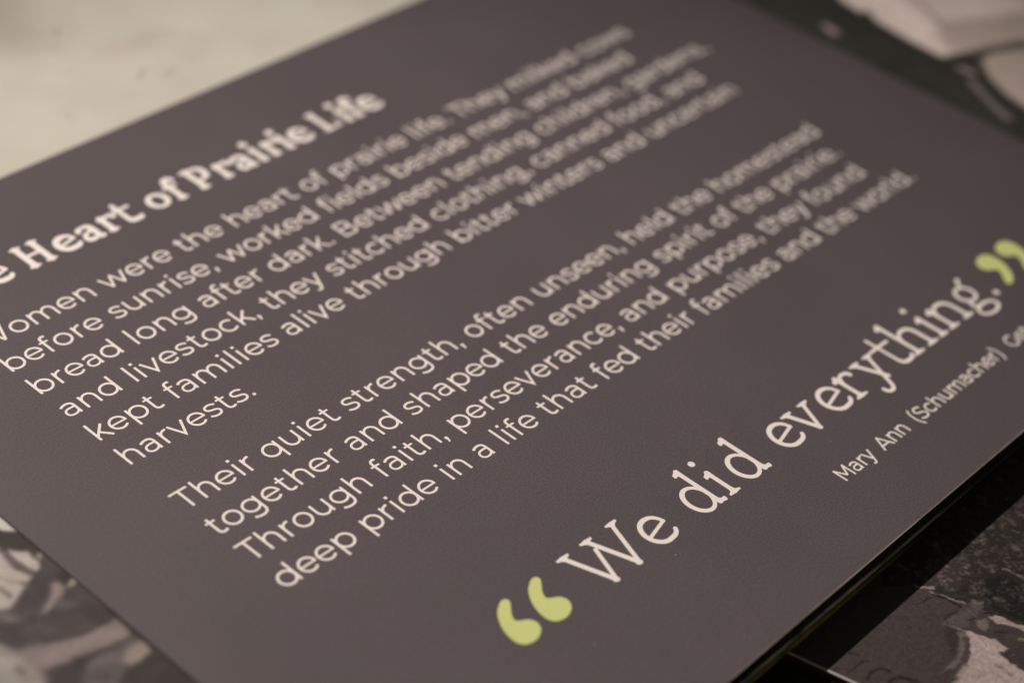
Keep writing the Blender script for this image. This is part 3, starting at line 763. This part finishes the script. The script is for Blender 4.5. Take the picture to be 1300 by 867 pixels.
def place(name, items, mat, parent, label=None, z=3.5):
    """items: (verts2d, faces, x, y, sx, sy) joined into one flat mesh of ink"""
    V = []; F = []
    cx = min(min(v[0] for v in vv) * sx + x for vv, ff, x, y, sx, sy in items); cy = items[0][3]
    for vv, ff, x, y, sx, sy in items:
        b = len(V)
        V += [((v[0] * sx + x - cx) * U, (v[1] * sy + y - cy) * U, 0.0) for v in vv]
        F += [tuple(i + b for i in f) for f in ff]
    o = mesh_obj(name, V, F, mat, parent)
    o.location = (cx * U, cy * U, z * U + (PZ if parent is panel else 0))
    if label: o["label"] = label
    return o

BODY = ["Women were the heart of prairie life. They milked cows",
        "before sunrise, worked fields beside men, and baked",
        "bread long after dark. Between tending children, gardens,",
        "and livestock, they stitched clothing, canned food, and",
        "kept families alive through bitter winters and uncertain",
        "harvests.",
        "Their quiet strength, often unseen, held the homestead",
        "together and shaped the enduring spirit of the prairie.",
        "Through faith, perseverance, and purpose, they found",
        "deep pride in a life that fed their families and the world."]
YL = [6132.2, 4905.8, 3679.3, 2452.9, 1226.4, 0.0, -2197.9, -3424.3, -4650.8, -5877.2]
def sans_word(word, x, y, sx, sy, mat, name, grow=0.0):
    items = []
    for ch in word:
        if grow and ('c', ch) not in _cache: _cache[('c', ch)] = tess(trace(sans(ch), 11.0, 0, grow))
        v, f = glyph(('c' if grow else 's', ch), lambda: sans(ch), 11.0)
        items.append((v, f, x, y, sx, sy)); x += SA[ch] * sx
    place(name, items, mat, panel)
    return x
for txt, y in zip(BODY, YL):
    x = 0.0
    for w in txt.split(' '):
        x = sans_word(w, x, y, 1, 1, M_ink, "body_word") + SA[' ']

# caption
for w, x, q_ in (("Mary", 13800, .66), ("Ann", 15700, .66), ("(Schumacher)", 17430, .675), ("Get", 22600, .66)):
    sans_word(w, x, -12908, q_, 0.686, M_ink, "caption_word", 7.0)

def serif_word(letters, y, par, mat, name, label, step, k, lname):
    """letters: (char, x of main stem) ; par: weight parameters"""
    w = empty(name, (letters[0][1] * U, y * U, PZ), panel)
    w["label"] = label
    for ch, x in letters:
        v, f = glyph((lname, ch), lambda: serif(ch, *par), step, k)
        o = mesh_obj(lname, [(a * U, b * U, 0) for a, b in v], f, mat, w)
        o.location = ((x - letters[0][1]) * U, 0, 3.5 * U)
    return w
QP = (73, 54, 56, 1035, 1515, 1640, 1.0)
QY = -11165
serif_word([('W', 5855), ('e', 8470)], QY, QP, M_ink, "quote_word", "large serif word of the pull quote", 13.0, 26, "quote_letter")
serif_word([('d', 10600), ('i', 11208), ('d', 12580)], QY, QP, M_ink, "quote_word", "large serif word of the pull quote", 13.0, 26, "quote_letter")
serif_word([('e', 14110), ('v', 15145), ('e', 16440), ('r', 17205), ('y', 18490), ('t', 19400), ('h', 20226), ('i', 21550), ('n', 22140), ('g', 23780), ('.', 24640)],
           QY, QP, M_ink, "quote_word", "large serif word of the pull quote", 13.0, 26, "quote_letter")
HP = (104, 60, 50, 775, 1105, 1160, 0.76)
HY = 8265
serif_word([('T', 420), ('h', 1180), ('e', 2390)], HY, HP, M_ink, "headline_word", "bold serif word of the headline", 12.0, 30, "headline_letter")
serif_word([('H', 3440), ('e', 4800), ('a', 5790), ('r', 6270), ('t', 6945)], HY, HP, M_ink, "headline_word", "bold serif word of the headline", 12.0, 30, "headline_letter")
serif_word([('o', 8210), ('f', 8920)], HY, HP, M_ink, "headline_word", "bold serif word of the headline", 12.0, 30, "headline_letter")
serif_word([('P', 9800), ('r', 10760), ('a', 11760), ('i', 12250), ('r', 12760), ('i', 13380), ('e', 14050)], HY, HP, M_ink, "headline_word", "bold serif word of the headline", 12.0, 30, "headline_letter")
serif_word([('L', 15060), ('i', 15980), ('f', 16420), ('e', 17150)], HY, HP, M_ink, "headline_word", "bold serif word of the headline", 12.0, 30, "headline_letter")

# green quotation marks: a round bulb with a curved, rounded tail
MARK = [(46, 658), (225, 738), (355, 708), (388, 603), (305, 482), (127, 299), (9, 121), (12, 11), (135, -77), (272, -161), (357, -334), (312, -519), (182, -654),
        (-52, -748), (-279, -737), (-452, -646), (-536, -475), (-534, -227), (-445, 82), (-297, 342), (-133, 534)]
def smooth_loop(P, n=5):
    r = []
    for i in range(len(P)):
        p0, p1, p2, p3 = (np.array(P[(i + k) % len(P)], float) for k in (-1, 0, 1, 2))
        for t in np.arange(n) / n:
            r.append(tuple(.5 * (2*p1 + (p2-p0)*t + (2*p0-5*p1+4*p2-p3)*t*t + (3*p1-p0-3*p2+p3)*t**3)))
    return r
def quote_mark(cx, cy, flip, label):
    L = [(x * .965, y * .965) for x, y in smooth_loop(MARK)]
    L = [((-x if flip else x) + (cx - 74 if flip else cx), (-y if flip else y) + cy) for x, y in L]
    v, f = tess([L])
    place("quotation_mark", [(v, f, 0, 0, 1, 1)], M_green, panel, label)
quote_mark(4533, -10366, False, "green opening quotation mark"); quote_mark(3402, -10366, False, "green opening quotation mark")
quote_mark(25780, -10418, True, "green closing quotation mark"); quote_mark(26935, -10418, True, "green closing quotation mark")

# dust specks lying on the panel
DUST = [(-2518, -2003, 30), (5352, -6020, 26), (8136, -11551, 34), (4252, -12133, 38), (13173, 882, 20), (13499, -14291, 18), (14877, -11670, 16),
        (5484, -7509, 14), (166, -3919, 16), (1440, -7598, 16), (13064, -10817, 16), (13473, -14108, 14), (6900, -13100, 16), (9300, -13300, 14)]
for i in range(60):
    DUST.append((rng.uniform(-3000, 24000), rng.uniform(-14900, -1000), rng.uniform(5, 11)))
V = []; F = []
for x_, y_, r_ in DUST:
    b = len(V); n = 6
    ph = rng.uniform(0, 6)
    for q in range(n):
        rr = r_ * rng.uniform(.6, 1.2)
        V.append(((x_ + rr * math.cos(ph + q * 2 * math.pi / n)) * U, (y_ + .7 * rr * math.sin(ph + q * 2 * math.pi / n)) * U, 1 * U))
    V.append((x_ * U, y_ * U, r_ * .7 * U))
    F += [(b + q, b + (q + 1) % n, b + n) for q in range(n)]
# crumbs caught on the dark front edge
EV = []; EF = []
for i in range(70):
    x_ = rng.uniform(4500, 19500); z_ = rng.choice([rng.uniform(-470, -80), rng.uniform(-470, -380), rng.uniform(-750, -520)]); r_ = rng.uniform(5, 15)
    b = len(EV); n = 5; ph = rng.uniform(0, 6)
    for q in range(n):
        rr = r_ * rng.uniform(.5, 1.2)
        EV.append(((x_ + 1.4 * rr * math.cos(ph + q * 1.2566)) * U, -15100 * U, (z_ + rr * math.sin(ph + q * 1.2566)) * U))
    EV.append((x_ * U, (-15100 - r_ * .8) * U, z_ * U))
    EF += [(b + q, b + (q + 1) % n, b + n) for q in range(n)]
ed = mesh_obj("edge_crumbs", EV, EF, M_dust, board); ed.location = (0, 0, 1300 * U); ed["kind"] = "stuff"
du = mesh_obj("dust_specks", V, F, M_dust, panel); du.location = (0, 0, PZ); du["kind"] = "stuff"
